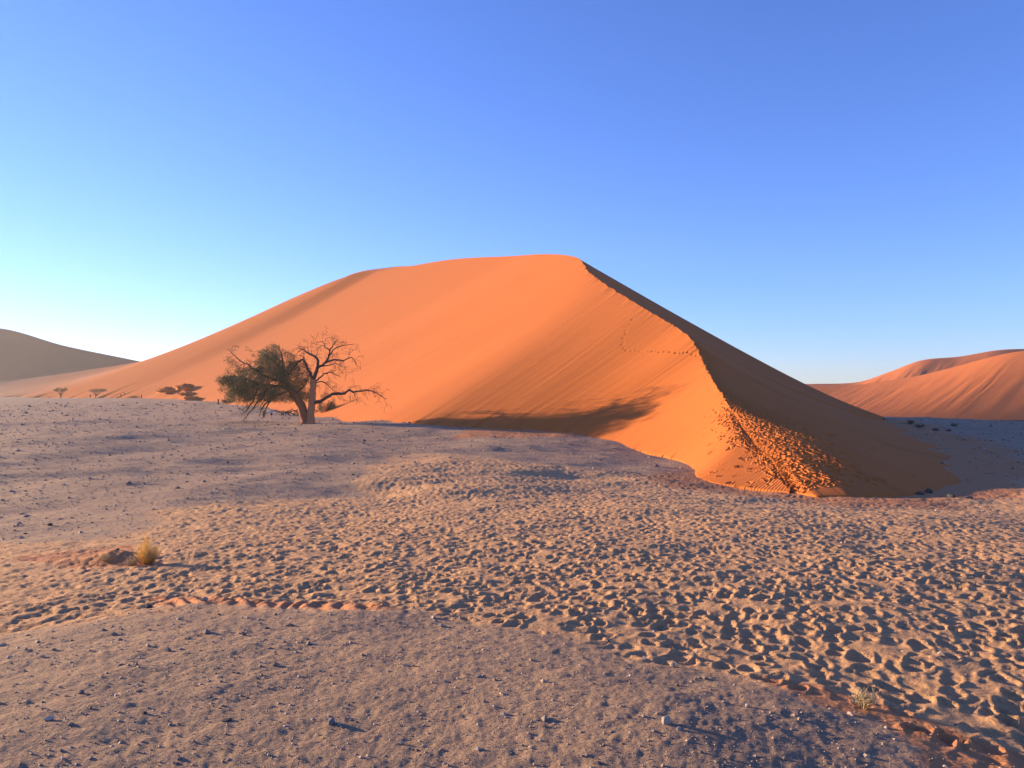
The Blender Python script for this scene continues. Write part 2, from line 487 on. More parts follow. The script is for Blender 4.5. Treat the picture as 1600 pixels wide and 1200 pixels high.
def loft(C, B, vs, prof):
    v = vs[None, :, None]
    P = C[:, None, :] * (1 - v) + B[:, None, :] * v
    hz = C[:, None, 2] * (1 - prof) + B[:, None, 2] * prof
    P[..., 2] = hz; return P

vsA = np.linspace(0, 1, 190) ** 1.0
def rounded(v, u, w=.13):
    r = (sstep(1.2, 2.4, u) * (1 - sstep(2.6, 4.4, u)))[:, None]; v = v[None, :]
    return (v - r * w * (1 - np.exp(-v / w))) / (1 - r * w * (1 - math.exp(-1 / w)))
vA = rounded(vsA, uidx)
profA = vA + .035 * np.sin(vA * math.pi)          # slightly hollow face
A = loft(crest, base, vsA, profA)
A[..., 0] += wob[:, None] * np.exp(-vsA * 30)[None, :]
A[..., 1] += bw[:, None] * (vsA ** 14)[None, :]
slopelen = np.linalg.norm(crest - base, axis=1)
FT = np.zeros(A.shape[:2]); prt = random.Random(23)
_pu = 800 + A[..., 0] / A[..., 1] * FPX; _pv = YH - (A[..., 2] - EYE) / A[..., 1] * FPX
TR = [(985, 500), (977, 522), (974, 545), (1000, 550), (1025, 547), (1050, 550), (1080, 553), (1094, 557)]     # a walker's lone track across the face
for a_, b_ in zip(TR[:-1], TR[1:]):
    n_ = max(int(math.hypot(b_[0] - a_[0], b_[1] - a_[1]) / 5.5), 1)
    for q_ in range(n_):
        px_ = a_[0] + (b_[0] - a_[0]) * q_ / n_ + prt.gauss(0, 1.6); py_ = a_[1] + (b_[1] - a_[1]) * q_ / n_ + prt.gauss(0, 1.1)
        ii, jj = np.unravel_index(np.argmin((_pu[:480 + 400] - px_) ** 2 + (_pv[:480 + 400] - py_) ** 2), _pu[:480 + 400].shape)
        sl = (slice(max(ii - 8, 0), ii + 9), slice(max(jj - 8, 0), jj + 9))
        stamp(A[..., 0], A[..., 1], FT, A[ii, jj, 0], A[ii, jj, 1], 1.0, .27, .2, prt.uniform(.06, .15), sl, .2)
A[..., 2] += FT
FA = np.zeros(A.shape[:2]); prg4 = random.Random(19)
for i in range(420):
    ii = min(int(np.searchsorted(uidx, prg4.uniform(.05, 4.2))), nU - 2)
    jj = min(int(abs(prg4.gauss(0, .12 if i < 360 else .5)) * 190), 186)
    cx, cy = A[ii, jj, 0], A[ii, jj, 1]; k = prg4.uniform(1.0, 1.5)
    sl = (slice(max(ii - 14, 0), ii + 14), slice(max(jj - 22, 0), jj + 22))
    stamp(A[..., 0], A[..., 1], FA, cx, cy, prg4.gauss(1.2, .6), .2 * k, .12 * k, prg4.uniform(.04, .09), sl)
A[..., 2] += FA * sstep(0, .01, vsA)[None, :] * (1 - sstep(.95, 1, vsA))[None, :]
mid = (crest + base) / 2
arc = np.concatenate([[0], np.cumsum(np.linalg.norm(np.diff(mid, axis=0), axis=1))])
UV = np.stack([np.repeat(arc[:, None], 190, 1), vsA[None, :] * slopelen[:, None]], -1)
# gentle swells and slip tongues running down the face
amp = np.minimum(slopelen[:, None] * .0015, .11) * np.sin(np.pi * np.clip(vsA[None, :] * 1.02, 0, 1)) ** .6
A[..., 2] += amp * fbm(UV[..., 0] / 14, UV[..., 1] / 200, 3, 61)
tanA = np.clip(sstep(18.5, 23, uidx)[:, None] * (.35 + .65 * sstep(.1, .9, vsA[None, :] + .25 * fbm(UV[..., 0] / 30, UV[..., 1] / 30, 3, 62))) , 0, 1)
tanA = np.maximum(tanA, sstep(20, 23.5, uidx)[:, None] * np.ones_like(vsA)[None, :])
ripA = np.exp(-((uidx - 1.3) / 1.2) ** 2)[:, None] * np.ones_like(vsA)[None, :]

PB = [(0, (1235, 764, None)), (1, (1275, 770, None)), (2, (1330, 771, None)), (3, (1430, 766, None)), (4, (1510, 751, None)), (5, (1548, 728, None)),
      (6, (1533, 711, None)), (7, (1507, 698, None)), (8, (1470, 684, None)), (8.5, (1430, 669, None)), (9, (1390, 655, None)), (9.5, (1322, 630, 166)),
      (10, (1270, 606, 178)), (10.5, (1220, 581, 192)), (11, (1150, 543.5, 198)), (11.5, (1045, 485, 203)), (12, (900, 402, 205))]
kb = np.array([k for k, _ in PB]); pb = np.array([pix(*p) for _, p in PB])
selB = uidx <= 12.0001
uB = uidx[selB]; crB = crest[selB]
bB = np.stack([np.interp(uB, kb, pb[:, i]) for i in range(3)], -1)
ker = np.exp(-np.linspace(-1.6, 1.6, 41) ** 2); ker /= ker.sum()
for i in range(3):
    sm = np.convolve(np.pad(bB[:, i], 20, mode='edge'), ker, 'valid')
    wgt = sstep(0, .6, uB) * (1 - sstep(10.5, 11.5, uB))
    bB[:, i] = bB[:, i] * (1 - wgt) + sm * wgt
grd = uB <= 9.05
bB[grd, 2] = G0(bB[grd, 0], bB[grd, 1]) - .15
vsB = np.linspace(0, 1, 330) ** 1.15
vB = rounded(vsB, uB)
eB = np.interp(uB, [0, 2, 3.5, 5, 8, 10, 12], [0, -.1, -.18, .5, .7, .2, 0])[:, None]
profB = 1 - np.maximum(1 - vB, 0) ** (1 + eB)
Bp = loft(crB, bB, vsB, profB)
lenB = np.linalg.norm(crB - bB, axis=1)
Bp[..., 0] += wob[selB][:, None] * np.exp(-vsB * 40)[None, :]
# trodden path: prints along the crest and over the whole fan
FB = np.zeros(Bp.shape[:2])
prg2 = random.Random(9)
xb, yb = Bp[..., 0], Bp[..., 1]
nB = len(uB)
for i in range(4700):
    if i < 2600:
        u = prg2.random() ** .8 * 4.6; v = abs(prg2.gauss(0, .45)) * (1 if u < 3 else .6)
        if v > .92: continue
    else:
        u = prg2.uniform(3, 11.5); v = None
    ii = int(np.searchsorted(uB, u)); ii = min(ii, nB - 1)
    if v is None:
        v = abs(prg2.gauss(.4, .7)) / max(lenB[ii], 1)
    jj = int(np.searchsorted(vsB, v)); jj = min(max(jj, 0), len(vsB) - 1)
    cx, cy = xb[ii, jj], yb[ii, jj]
    di = max(int(1.1 / max(np.hypot(xb[min(ii + 1, nB - 1), jj] - cx, yb[min(ii + 1, nB - 1), jj] - cy), .02)), 2); di = min(di, 60)
    dj = min(max(int(.8 / max(lenB[ii] / 330, .01)), 2), 60)
    sl = (slice(max(ii - di, 0), ii + di), slice(max(jj - dj, 0), jj + dj))
    k = prg2.uniform(1.0, 1.5)
    stamp(xb, yb, FB, cx, cy, prg2.gauss(1.2, .6), .22 * k, .13 * k, prg2.uniform(.035, .075) * (1 + .5 * min(v * 2, 1)), sl, .2)
Bp[..., 2] += FB * sstep(0, .012, vsB)[None, :] * (1 - sstep(.93, 1, vsB))[None, :]
seam = np.convolve(np.pad(FB[:, 6:45].mean(1), 20, mode='edge'), np.ones(41) / 41, 'valid') * (1 - sstep(3.8, 4.8, uB)) * sstep(0, .2, uB)   # the trodden crest is pressed down too
Bp[..., 2] += seam[:, None] * np.exp(-(vsB / .015) ** 2)[None, :]
A[:len(uB), :, 2] += seam[:, None] * np.exp(-(vsA / .10) ** 2)[None, :]
Bp[..., 2] += (fbm(xb / 3, yb / 9, 3, 71) * .07 + fbm(xb / 14, yb / 14, 3, 72) * .25) * (np.sin(np.pi * vsB) ** .5)[None, :] * (1 - sstep(10.5, 12, uB))[:, None] * np.minimum(lenB / 20, 1)[:, None]
UVB = np.stack([np.repeat(arc[selB][:, None], 330, 1), vsB[None, :] * lenB[:, None]], -1)

# sheltered back of the dune, behind both skylines
ridge = np.concatenate([bB[uB >= 9.05][::6], crest[~selB][::5]])
ends = ridge.copy()
dirn = np.stack([np.interp(np.linspace(0, 1, len(ridge)), [0, .3, 1], [.75, .25, .15]), np.interp(np.linspace(0, 1, len(ridge)), [0, .3, 1], [.65, .97, .99])], -1)
L = (np.maximum(ridge[:, 2], 0) + 12) / .6
ends[:, :2] += dirn * L[:, None]; ends[:, 2] = -10
Cp = loft(ridge, ends, np.linspace(0, 1, 40), np.repeat(np.linspace(0, 1, 40)[None, :], len(ridge), 0))
UVC = np.stack([Cp[..., 0], Cp[..., 1]], -1)

# small lee slope showing dark behind the left shoulder of the crest
lo = catmull([pix(*p) for p in [(541, 433, 414), (546, 431.5, 416), (568, 429, 412), (594, 425, 406), (624, 419, 396), (640, 416, 388)]], 8)
up = catmull([pix(*p) for p in [(540, 433, 416), (546, 429.5, 424), (566, 423.5, 428), (592, 419.8, 424), (622, 416.4, 406), (640, 415.5, 390)]], 8)
lo[:, 2] -= .6
bk = up + np.array([4, 30, -16.0])
Dp = np.concatenate([loft(lo, up, np.linspace(0, 1, 8), np.repeat(np.linspace(0, 1, 8)[None, :], len(lo), 0)), bk[:, None, :]], 1)

def skirt(P):
    e = P[:, -1:, :].copy(); d = P[:, -1, :] - P[:, -3, :]; d[:, 2] = 0
    e[:, 0, :2] += (d / np.maximum(np.linalg.norm(d, axis=1, keepdims=True), 1e-6))[:, :2] * .5; e[:, 0, 2] -= .8
    return np.concatenate([P, e], 1)

def ext(a): return np.concatenate([a, a[:, -1:]], 1)

def join_grids(name, parts, mat):
    objs = []
    V = []; Q = []; fall = []; tn = []; rp = []; off = 0
    for P, uv, t, r in parts:
        nr, nc = P.shape[:2]
        idx = np.arange(nr * nc).reshape(nr, nc) + off
        Q.append(np.stack([idx[:-1, :-1], idx[:-1, 1:], idx[1:, 1:], idx[1:, :-1]], -1).reshape(-1, 4))
        V.append(P.reshape(-1, 3)); fall.append(np.concatenate([uv.reshape(-1, 2), np.zeros((nr * nc, 1))], 1)); tn.append(t.reshape(-1)); rp.append(r.reshape(-1))
        off += nr * nc
    V = np.concatenate(V); Q = np.concatenate(Q)
    me = bpy.data.meshes.new(name)
    me.vertices.add(len(V)); me.vertices.foreach_set('co', V.reshape(-1).astype(np.float32))
    me.loops.add(Q.size); me.loops.foreach_set('vertex_index', Q.reshape(-1).astype(np.int32))
    me.polygons.add(len(Q)); me.polygons.foreach_set('loop_start', (np.arange(len(Q)) * 4).astype(np.int32))
    me.polygons.foreach_set('loop_total', np.full(len(Q), 4, np.int32)); me.polygons.foreach_set('use_smooth', np.ones(len(Q), bool))
    me.update(calc_edges=True)
    me.attributes.new('fall', 'FLOAT_VECTOR', 'POINT').data.foreach_set('vector', np.concatenate(fall).reshape(-1).astype(np.float32))
    me.attributes.new('tan', 'FLOAT', 'POINT').data.foreach_set('value', np.concatenate(tn).astype(np.float32))
    me.attributes.new('ripple', 'FLOAT', 'POINT').data.foreach_set('value', np.concatenate(rp).astype(np.float32))
    me.materials.append(mat)
    o = bpy.data.objects.new(name, me); COL.objects.link(o); return o

ripB = (np.exp(-((uB - .6) / 1.2) ** 2)[:, None] * np.exp(-(vsB / .12) ** 2)[None, :])
dune = join_grids('main_dune', [(skirt(A), ext(UV), ext(tanA), ext(ripA)), (skirt(Bp), ext(UVB), np.zeros((nB, 331)), ext(ripB)),
                                (Cp, UVC, np.zeros(Cp.shape[:2]), np.zeros(Cp.shape[:2])), (Dp, Dp[..., :2], np.zeros(Dp.shape[:2]), np.zeros(Dp.shape[:2]))], M_DUNE)
tag(dune, 'great orange sand dune with a sharp trodden crest', kind='structure')

# ------------------------------------------------------------ dunes beyond
def ridge_dune(name, crest_px, foot_px, back, label, seed, amp=1.0, nseg=24):
    c = catmull([pix(*p) for p in crest_px], nseg); f = catmull([pix(*p) for p in foot_px], nseg)
    vs = np.linspace(0, 1, 90)
    P = loft(c, f, vs, np.repeat((vs + .05 * np.sin(vs * math.pi))[None, :], len(c), 0))
    env = np.sin(np.pi * vs)[None, :]
    P[..., 2] += amp * env * fbm(np.arange(len(c))[:, None] / 5.0 + 0 * vs[None, :], vs[None, :] * 3 + np.arange(len(c))[:, None] / 25, 4, seed)
    e = c.copy(); e[:, 1] += (np.maximum(c[:, 2], 0) + 15) / .45; e[:, 2] = -14
    Pb = loft(e, c, np.linspace(0, 1, 24), np.repeat(np.linspace(0, 1, 24)[None, :], len(c), 0))
    o = grid_mesh(name, np.concatenate([Pb[:, :-1], P], 1), M_FAR)
    tag(o, label, kind='structure'); return o

ridge_dune('distant_dune', [(-900, 575, 900), (-500, 540, 900), (-200, 505, 900), (0, 513, 900), (100, 540, 900), (215, 564, 900), (330, 590, 900), (430, 606, 900)],
           [(-1200, 606, 700), (-700, 606, 700), (-300, 606, 700), (-40, 608, 700), (60, 608, 700), (180, 608, 720), (300, 609, 780), (420, 610, 850)], 1, 'distant dune in shadow beyond the left end of the plain', 81, 2.0)
pxs = [1180, 1262, 1340, 1390, 1440, 1500, 1560, 1620, 1750, 2000, 2400]
ridge_dune('distant_dune', [(p, y, 900) for p, y in zip(pxs, [603, 600, 597, 581, 563, 557, 547, 545, 546, 560, 585])],
           [(p - 60, 630, 700) for p in pxs], 1, 'highest sunlit orange dune on the right skyline', 82, .9)
pxs = [1180, 1275, 1340, 1400, 1440, 1500, 1560, 1600, 1700, 1900, 2300]
ridge_dune('distant_dune', [(p, y, t) for p, y, t in zip(pxs, [606, 603, 601, 593, 586, 571, 555, 548, 540, 535, 560], [650, 645, 635, 625, 618, 605, 590, 580, 560, 540, 540])],
           [(p - 110, 656.5, 405) for p in pxs], 1, 'rippled orange dune face rising behind the shaded pan', 83, .25)

# ------------------------------------------------------------ tubes, branches, foliage
class MB:
    def __init__(s): s.v = []; s.f = []
    def tube(s, pts, rads, n=6):
        pts = [Vector(p) for p in pts]; b0 = len(s.v)
        up = Vector((.31, .52, .79)).normalized()
        for i, p in enumerate(pts):
            d = (pts[min(i + 1, len(pts) - 1)] - pts[max(i - 1, 0)]).normalized()
            a = d.cross(up)
            if a.length < .05: a = d.cross(Vector((1, 0, 0)))
            a.normalize(); b = d.cross(a)
            for k in range(n):
                t = 2 * math.pi * k / n
                s.v.append(p + (a * math.cos(t) + b * math.sin(t)) * rads[i])
        for i in range(len(pts) - 1):
            for k in range(n):
                k2 = (k + 1) % n
                s.f.append((b0 + i * n + k, b0 + i * n + k2, b0 + (i + 1) * n + k2, b0 + (i + 1) * n + k))
        s.f.append(tuple(b0 + k for k in range(n))[::-1]); s.f.append(tuple(b0 + (len(pts) - 1) * n + k for k in range(n)))
    def tri(s, a, b, c):
        i = len(s.v); s.v += [a, b, c]; s.f.append((i, i + 1, i + 2))
    def build(s, name, mat, parent=None, smooth=True): return mesh_obj(name, s.v, s.f, mat, parent, smooth)

def smooth_path(pts, sub, jit, rnd):
    P = catmull([list(p) for p in pts], sub)
    out = []
    for i, p in enumerate(P):
        j = jit if 0 < i < len(P) - 1 else 0
        out.append(Vector((p[0] + rnd.gauss(0, j), p[1] + rnd.gauss(0, j), p[2] + rnd.gauss(0, j))))
    return out

def twigs(mb, path, r0, r1, level, length, rnd, droop, start=.25, density=1.0, tips=None):
    """side branches along a path, recursively"""
    n = len(path); total = sum((path[i + 1] - path[i]).length for i in range(n - 1))
    cnt = max(2, int(total / max(length * .28, .12) * density))
    for k in range(cnt):
        t = start + (1 - start) * (k + rnd.random()) / cnt
        f = min(t, .999) * (n - 1); i = int(f); p = path[i].lerp(path[i + 1], f - i)
        d = (path[i + 1] - path[i]).normalized()
        side = Vector((rnd.gauss(0, 1), rnd.gauss(0, 1), rnd.gauss(.15, .8)))
        side = (side - d * side.dot(d)).normalized()
        dirv = (d * rnd.uniform(.35, .8) + side * rnd.uniform(.6, 1)).normalized()
        ln = length * rnd.uniform(.55, 1.15) * (1.15 - .5 * t)
        q = [p]; m = 5
        for s_ in range(m):
            dirv = (dirv + Vector((rnd.gauss(0, .22), rnd.gauss(0, .22), rnd.gauss(0, .2) - droop * (s_ + 1) / m))).normalized()
            q.append(q[-1] + dirv * ln / m)
        ra = (r0 + (r1 - r0) * t) * .6
        mb.tube(q, [max(ra * (1 - .75 * s_ / m), .015) for s_ in range(m + 1)], 4 if level > 1 else 3)
        if tips is not None: tips.append(q[-1]); tips.append(q[3])
        if level > 1: twigs(mb, q, ra, ra * .3, level - 1, length * .6, rnd, droop * 1.25, .2, density, tips)

def empty(name, loc, rz=0):
    o = bpy.data.objects.new(name, None); COL.objects.link(o); o.location = loc; o.rotation_euler = (0, 0, rz); o.empty_display_size = .3; return o

# ------------------------------------------------------------ the big camel thorn tree
TB = pix(485, 660); TS = TB[1] / FPX
TZ = gz(TB[0], TB[1])
def tl(px, py, dy=0.0): return ((px - 485) * TS, dy, (660 - py) * TS)
rt = random.Random(3)
tree = empty('camel_thorn_tree', (TB[0], TB[1], TZ - .05))
tag(tree, 'large half-dead desert tree with two trunks and a low olive crown', 'tree')
mb = MB()
pL = smooth_path([tl(479, 662), tl(476, 648), tl(470, 630, .2), tl(462, 617, .3), tl(452, 605, .4), tl(444, 594, .4), tl(438, 580, .3), tl(436, 562, .2)], 4, .04, rt)
mb.tube(pL, list(np.interp(np.linspace(0, 1, len(pL)), [0, .08, .25, .6, 1], [1.05, .72, .62, .45, .14])), 10)
for a in range(5):
    an = a * 1.3 + .4
    mb.tube([Vector(tl(478, 656)), Vector(tl(478, 660)) + Vector((math.cos(an) * .9, math.sin(an) * .9, -.05)), Vector(tl(478, 662)) + Vector((math.cos(an) * 1.5, math.sin(an) * 1.5, -.25))], [.4, .25, .08], 6)
mb.build('trunk', M_BARK_RED, tree)['label'] = 'rusty red leaning trunk carrying the leafy crown'
mb = MB()
pR = smooth_path([tl(487, 662, -.4), tl(487, 645, -.4), tl(489, 622, -.3), tl(490, 605, -.3), tl(490, 590, -.3)], 5, .04, rt)
mb.tube(pR, list(np.interp(np.linspace(0, 1, len(pR)), [0, .1, .5, 1], [.85, .55, .48, .42])), 10)
mb.build('trunk', M_BARK_PALE, tree)['label'] = 'pale upright dead trunk with bare limbs'

dead = [[(490, 592), (487, 584), (482, 576), (478, 566), (472, 560), (466, 563)], [(480, 570), (477, 561), (474, 555), (469, 553)],
        [(490, 592), (494, 581), (497, 572), (498, 564), (494, 556), (487, 551), (480, 548), (474, 544), (466, 548)],
        [(497, 573), (508, 566), (515, 556), (517, 546), (523, 537), (528, 528)], [(515, 553), (524, 542), (536, 538), (551, 536)],
        [(507, 566), (522, 560), (536, 561), (549, 557), (557, 566)], [(499, 571), (512, 569), (524, 566), (540, 572)],
        [(491, 596), (499, 589), (507, 582), (520, 580), (533, 586)], [(490, 600), (500, 594), (512, 597), (521, 605), (527, 612)], [(517, 547), (510, 540), (506, 532), (498, 533)]]
dr_ = [[.26, .1], [.12, .04], [.30, .05], [.2, .04], [.11, .03], [.16, .04], [.11, .03], [.16, .04], [.11, .03], [.08, .03]]
for k, (lm, rr_) in enumerate(zip(dead, dr_)):
    mb = MB(); dz = rt.uniform(-1.6, 1.6)
    n = len(lm); pth = smooth_path([tl(x, y, -.3 + dz * i / n) for i, (x, y) in enumerate(lm)], 3, .05, rt)
    mb.tube(pth, list(np.linspace(rr_[0], rr_[1], len(pth))), 6)
    twigs(mb, pth, rr_[0] * .5, rr_[1] * .8, 3, 2.3, rt, .2, .3, .8)
    mb.build('bare_limb', M_TWIG, tree)
mb = MB()
pth = smooth_path([tl(491, 627, -.3), tl(508, 621, -.6), tl(522, 614, -.9), tl(536, 613, -1.1), tl(543, 611, -1.2), tl(548, 606, -1.2), tl(554, 610, -1.3), tl(566, 608, -1.4), tl(580, 608, -1.5), tl(595, 613, -1.5), tl(607, 621, -1.5)], 3, .05, rt)
mb.tube(pth, list(np.linspace(.27, .04, len(pth))), 6)
twigs(mb, pth, .1, .04, 3, 2.5, rt, .28, .45, .8)
mb.build('bare_limb', M_TWIG, tree)['label'] = 'long low dead limb reaching out to the right'

tips = []
live = [[(452, 606), (430, 600), (402, 598), (372, 601), (346, 603)], [(446, 597), (420, 587), (396, 572), (376, 560), (362, 545)], [(440, 585), (441, 566), (438, 550), (435, 536)],
        [(440, 588), (455, 576), (466, 566), (470, 560)], [(436, 570), (420, 560), (408, 552), (396, 545)], [(430, 600), (412, 610), (392, 618), (372, 624)],
        [(455, 608), (440, 612), (425, 618), (412, 625)], [(462, 616), (470, 605), (476, 598), (480, 590)], [(402, 598), (385, 590), (365, 585), (350, 588)]]
for lm in live:
    mb = MB(); dz = rt.uniform(-3.5, 3.5); n = len(lm)
    pth = smooth_path([tl(x, y, .3 + dz * i / n) for i, (x, y) in enumerate(lm)], 3, .08, rt)
    mb.tube(pth, list(np.linspace(.19, .04, len(pth))), 6)
    twigs(mb, pth, .15, .04, 3, 2.1, rt, .16, .2, .7, tips)
    mb.build('live_limb', M_TWIG, tree)
hang = [[(420, 604), (412, 618), (400, 632), (388, 646), (382, 655)], [(424, 606), (416, 624), (406, 638), (402, 648)], [(428, 606), (420, 624), (410, 640), (408, 650)], [(400, 602), (394, 618), (386, 634), (374, 644)]]
for lm in hang:
    mb = MB(); n = len(lm); dz = rt.uniform(-1.5, 1.5)
    pth = smooth_path([tl(x, y, dz) for x, y in lm], 3, .06, rt)
    mb.tube(pth, list(np.linspace(.17, .04, len(pth))), 5); twigs(mb, pth, .06, .03, 1, 1.0, rt, .25, .4, .6)
    mb.build('hanging_limb', M_TWIG, tree)

def foliage(lobes, tips, n_tuft, rnd, size=.24, leaves=7):
    mb = MB()
    wts = [a[3] * a[4] for a in lobes]
    pts = []
    for _ in range(n_tuft):
        l = rnd.choices(lobes, wts)[0]
        while True:
            u = Vector((rnd.uniform(-1, 1), rnd.uniform(-1, 1), rnd.uniform(-1, 1)))
            if .35 < u.length < 1: break
        p = Vector((l[0] + u.x * l[3], l[1] + u.y * l[3] * .9, l[2] + u.z * l[4]))
        if fbm(np.array([p.x * .55 + 9]), np.array([p.z * .7 + p.y * .5]), 2, 91)[0] < -.28: continue
        pts.append(p)
    for t_ in tips:
        if rnd.random() < .6: pts.append(t_ + Vector((rnd.gauss(0, .15), rnd.gauss(0, .15), rnd.gauss(0, .1))))
    for p in pts:
        for _ in range(leaves):
            c = p + Vector((rnd.gauss(0, .2), rnd.gauss(0, .2), rnd.gauss(0, .16)))
            d = Vector((rnd.gauss(0, 1), rnd.gauss(0, 1), rnd.gauss(-.2, 1))).normalized()
            e = d.cross(Vector((rnd.gauss(0, 1), rnd.gauss(0, 1), rnd.gauss(0, 1)))).normalized()
            s = size * rnd.uniform(.5, 1.1)
            mb.tri(c - d * s * .5, c + d * s * .5 + e * s * .12, c + e * s * .38)
    return mb
def lobe(px, py, dy, rx, rz): p = tl(px, py, dy); return (p[0], p[1], p[2], rx * TS, rz * TS)
LOBES = [lobe(437, 570, 0, 34, 26), lobe(458, 584, .5, 28, 24), lobe(398, 590, -.5, 32, 21), lobe(366, 600, .4, 25, 16), lobe(352, 594, 0, 15, 10), lobe(402, 612, 1, 36, 16),
         lobe(440, 610, 1, 34, 17), lobe(466, 617, 1.4, 20, 10), lobe(372, 617, 0, 22, 11), lobe(428, 552, -.6, 20, 11), lobe(418, 574, 1.5, 28, 20)]
foliage(LOBES, tips, 6500, rt, .25, 10).build('crown', M_LEAF, tree, False)

# shrub standing behind the two trunks
sb = pix(500, 652)
shrub = empty('shrub', (sb[0], sb[1] + 6, gz(sb[0], sb[1] + 6)))
tag(shrub, 'green drooping shrub behind the trunks of the big tree', 'shrub')
mb = MB()
for k in range(9):
    a = rt.uniform(0, 6.28); q = [Vector((0, 0, 0))]
    for s_ in range(5): q.append(q[-1] + Vector((math.cos(a) * .25 * (1 + s_ * .3), math.sin(a) * .25, .95 - .12 * s_)))
    mb.tube(q, list(np.linspace(.08, .02, 6)), 4)
mb.build('stem', M_TWIG, shrub)
foliage([(0, 0, 3.4, 1.6, 1.9), (.6, 0, 2.3, 1.3, 1.4), (-.9, 0, 2.2, 1.2, 1.3), (1.4, 0, 1.4, 1, .9)], [], 1500, rt).build('foliage', M_SHRUB, shrub, False)

# heap of fallen limbs on the sand behind the trunk
fb = pix(462, 649)
heap = empty('fallen_branches', (fb[0], fb[1], gz(fb[0], fb[1])))
tag(heap, 'tangle of fallen dead branches on the sand left of the trunks', 'branches')
for k in range(11):
    mb = MB(); x0 = rt.uniform(-3.2, 2.0); ln = rt.uniform(1.5, 3.6); sg = rt.choice((-1, -1, 1)); y0 = rt.uniform(-1.2, 1.6); hh = rt.uniform(.3, 1.5)
    pth = smooth_path([(x0, y0, .05), (x0 + sg * ln * .35, y0 + rt.uniform(-.5, .5), hh * .7), (x0 + sg * ln * .75, y0 + rt.uniform(-.6, .6), hh), (x0 + sg * ln * 1.2, y0, hh * .55), (x0 + sg * ln * 1.5, y0, .08)], 3, .05, rt)
    mb.tube(pth, list(np.linspace(.15, .04, len(pth))), 5); twigs(mb, pth, .07, .03, 2, 1.0, rt, .15, .2, .6)
    mb.build('branch', M_TWIG, heap)
bp = pix(503, 648)
brush = empty('brush_hummock', (bp[0], bp[1], gz(bp[0], bp[1])))
tag(brush, 'low dark heap of brushwood at the foot of the dune right of the trunks', 'brushwood')
for k in range(60):
    mb = MB(); a = rt.uniform(0, 6.28); r_ = abs(rt.gauss(0, .8)); p = Vector((math.cos(a) * r_ * 1.3, math.sin(a) * r_, 0))
    q = [p, p + Vector((rt.gauss(0, .5), rt.gauss(0, .4), rt.uniform(.5, 1.3) * max(.3, 1 - r_ * .4))), p + Vector((rt.gauss(.4, .8), rt.gauss(0, .5), rt.uniform(.2, .9)))]
    mb.tube(q, [.09, .07, .03], 4); mb.build('stick', M_TWIG, brush)

# ------------------------------------------------------------ small acacias far out on the left
def far_acacia(px, t_, hpx, wpx, lean, label, seed):
    p = pix(px, None, t_); s = p[1] / FPX; rnd = random.Random(seed); h = hpx * s; w = wpx * s
    t = empty('acacia_tree', (p[0], p[1], gz(p[0], p[1]) - .05)); tag(t, label, 'tree', 'small flat-topped trees at the far edge of the plain')
    mb = MB(); tps = []
    st = [Vector((0, 0, 0)), Vector((lean * .1 * h, 0, h * .22)), Vector((lean * .2 * h, 0, h * .38))]
    mb.tube(st, [.22, .17, .14], 6)
    for k in range(9):
        a = k * .7 + rnd.random(); q = [st[2 if k % 2 else 1]]
        e = Vector((math.cos(a) * w * .42 + lean * .35 * h, math.sin(a) * w * .42, h * rnd.uniform(.68, .9)))
        q += [q[0].lerp(e, .5) + Vector((0, 0, h * .05)), e]; mb.tube(q, [.1, .06, .03], 4); tps += [e, q[1].lerp(e, .6)]
    mb.build('trunk', M_TWIG, t)
    lb = [(lean * .35 * h + rnd.uniform(-.3, .3) * w, rnd.uniform(-.2, .2) * w, h * rnd.uniform(.72, .86), w * .24, h * .15) for _ in range(7)]
    foliage(lb, tps, 260, rnd, .5, 6).build('crown', M_LEAF, t, False)
far_acacia(95, 345, 18, 24, 0, 'small flat-topped tree standing alone farthest left on the plain', 1)
far_acacia(149, 349, 17, 25, .5, 'small leaning flat-topped tree on the sand left of the dune foot', 2)

# shrubby hummocks on the dune foot, left
def hummock(px, py, t_, wpx, hpx, label, seed):
    a = pix(px, py, t_); s = a[1] / FPX; rnd = random.Random(seed); w = wpx * s; h = hpx * s
    o = empty('shrub_mound', (a[0], a[1], a[2])); tag(o, label, 'shrub', 'dry shrub mounds on the lower left dune')
    mb = MB(); n1, n2 = 14, 7
    for i in range(n2 + 1):
        for k in range(n1):
            th = 2 * math.pi * k / n1; ph = i / n2 * math.pi / 2
            rr_ = 1 + .3 * rnd.uniform(-1, 1)
            mb.v.append(Vector((math.cos(th) * math.cos(ph) * w * .5 * rr_, math.sin(th) * math.cos(ph) * w * .35 * rr_, math.sin(ph) * h * .7 * rr_ - .4)))
    for i in range(n2):
        for k in range(n1): mb.f.append((i * n1 + k, i * n1 + (k + 1) % n1, (i + 1) * n1 + (k + 1) % n1, (i + 1) * n1 + k))
    mb.build('sand_mound', M_FAR, o)
    foliage([(rnd.uniform(-.35, .35) * w, rnd.uniform(-.25, .1) * w, h * .25, w * .17, h * .26) for _ in range(9)], [], 200, rnd, .5, 6).build('foliage', M_DRYB, o, False)
M_DRYB = leaf_mat('dry_brown_leaf', (.13, .075, .04), (.22, .12, .06))
def on_face(px, py):
    """depth at which a photo pixel meets the lit face of the dune"""
    best = None; flat = A[::4, ::3].reshape(-1, 3)
    u = 800 + flat[:, 0] / flat[:, 1] * FPX; v = YH - (flat[:, 2] - EYE) / flat[:, 1] * FPX
    return float(flat[np.argmin((u - px) ** 2 + (v - py) ** 2), 1])
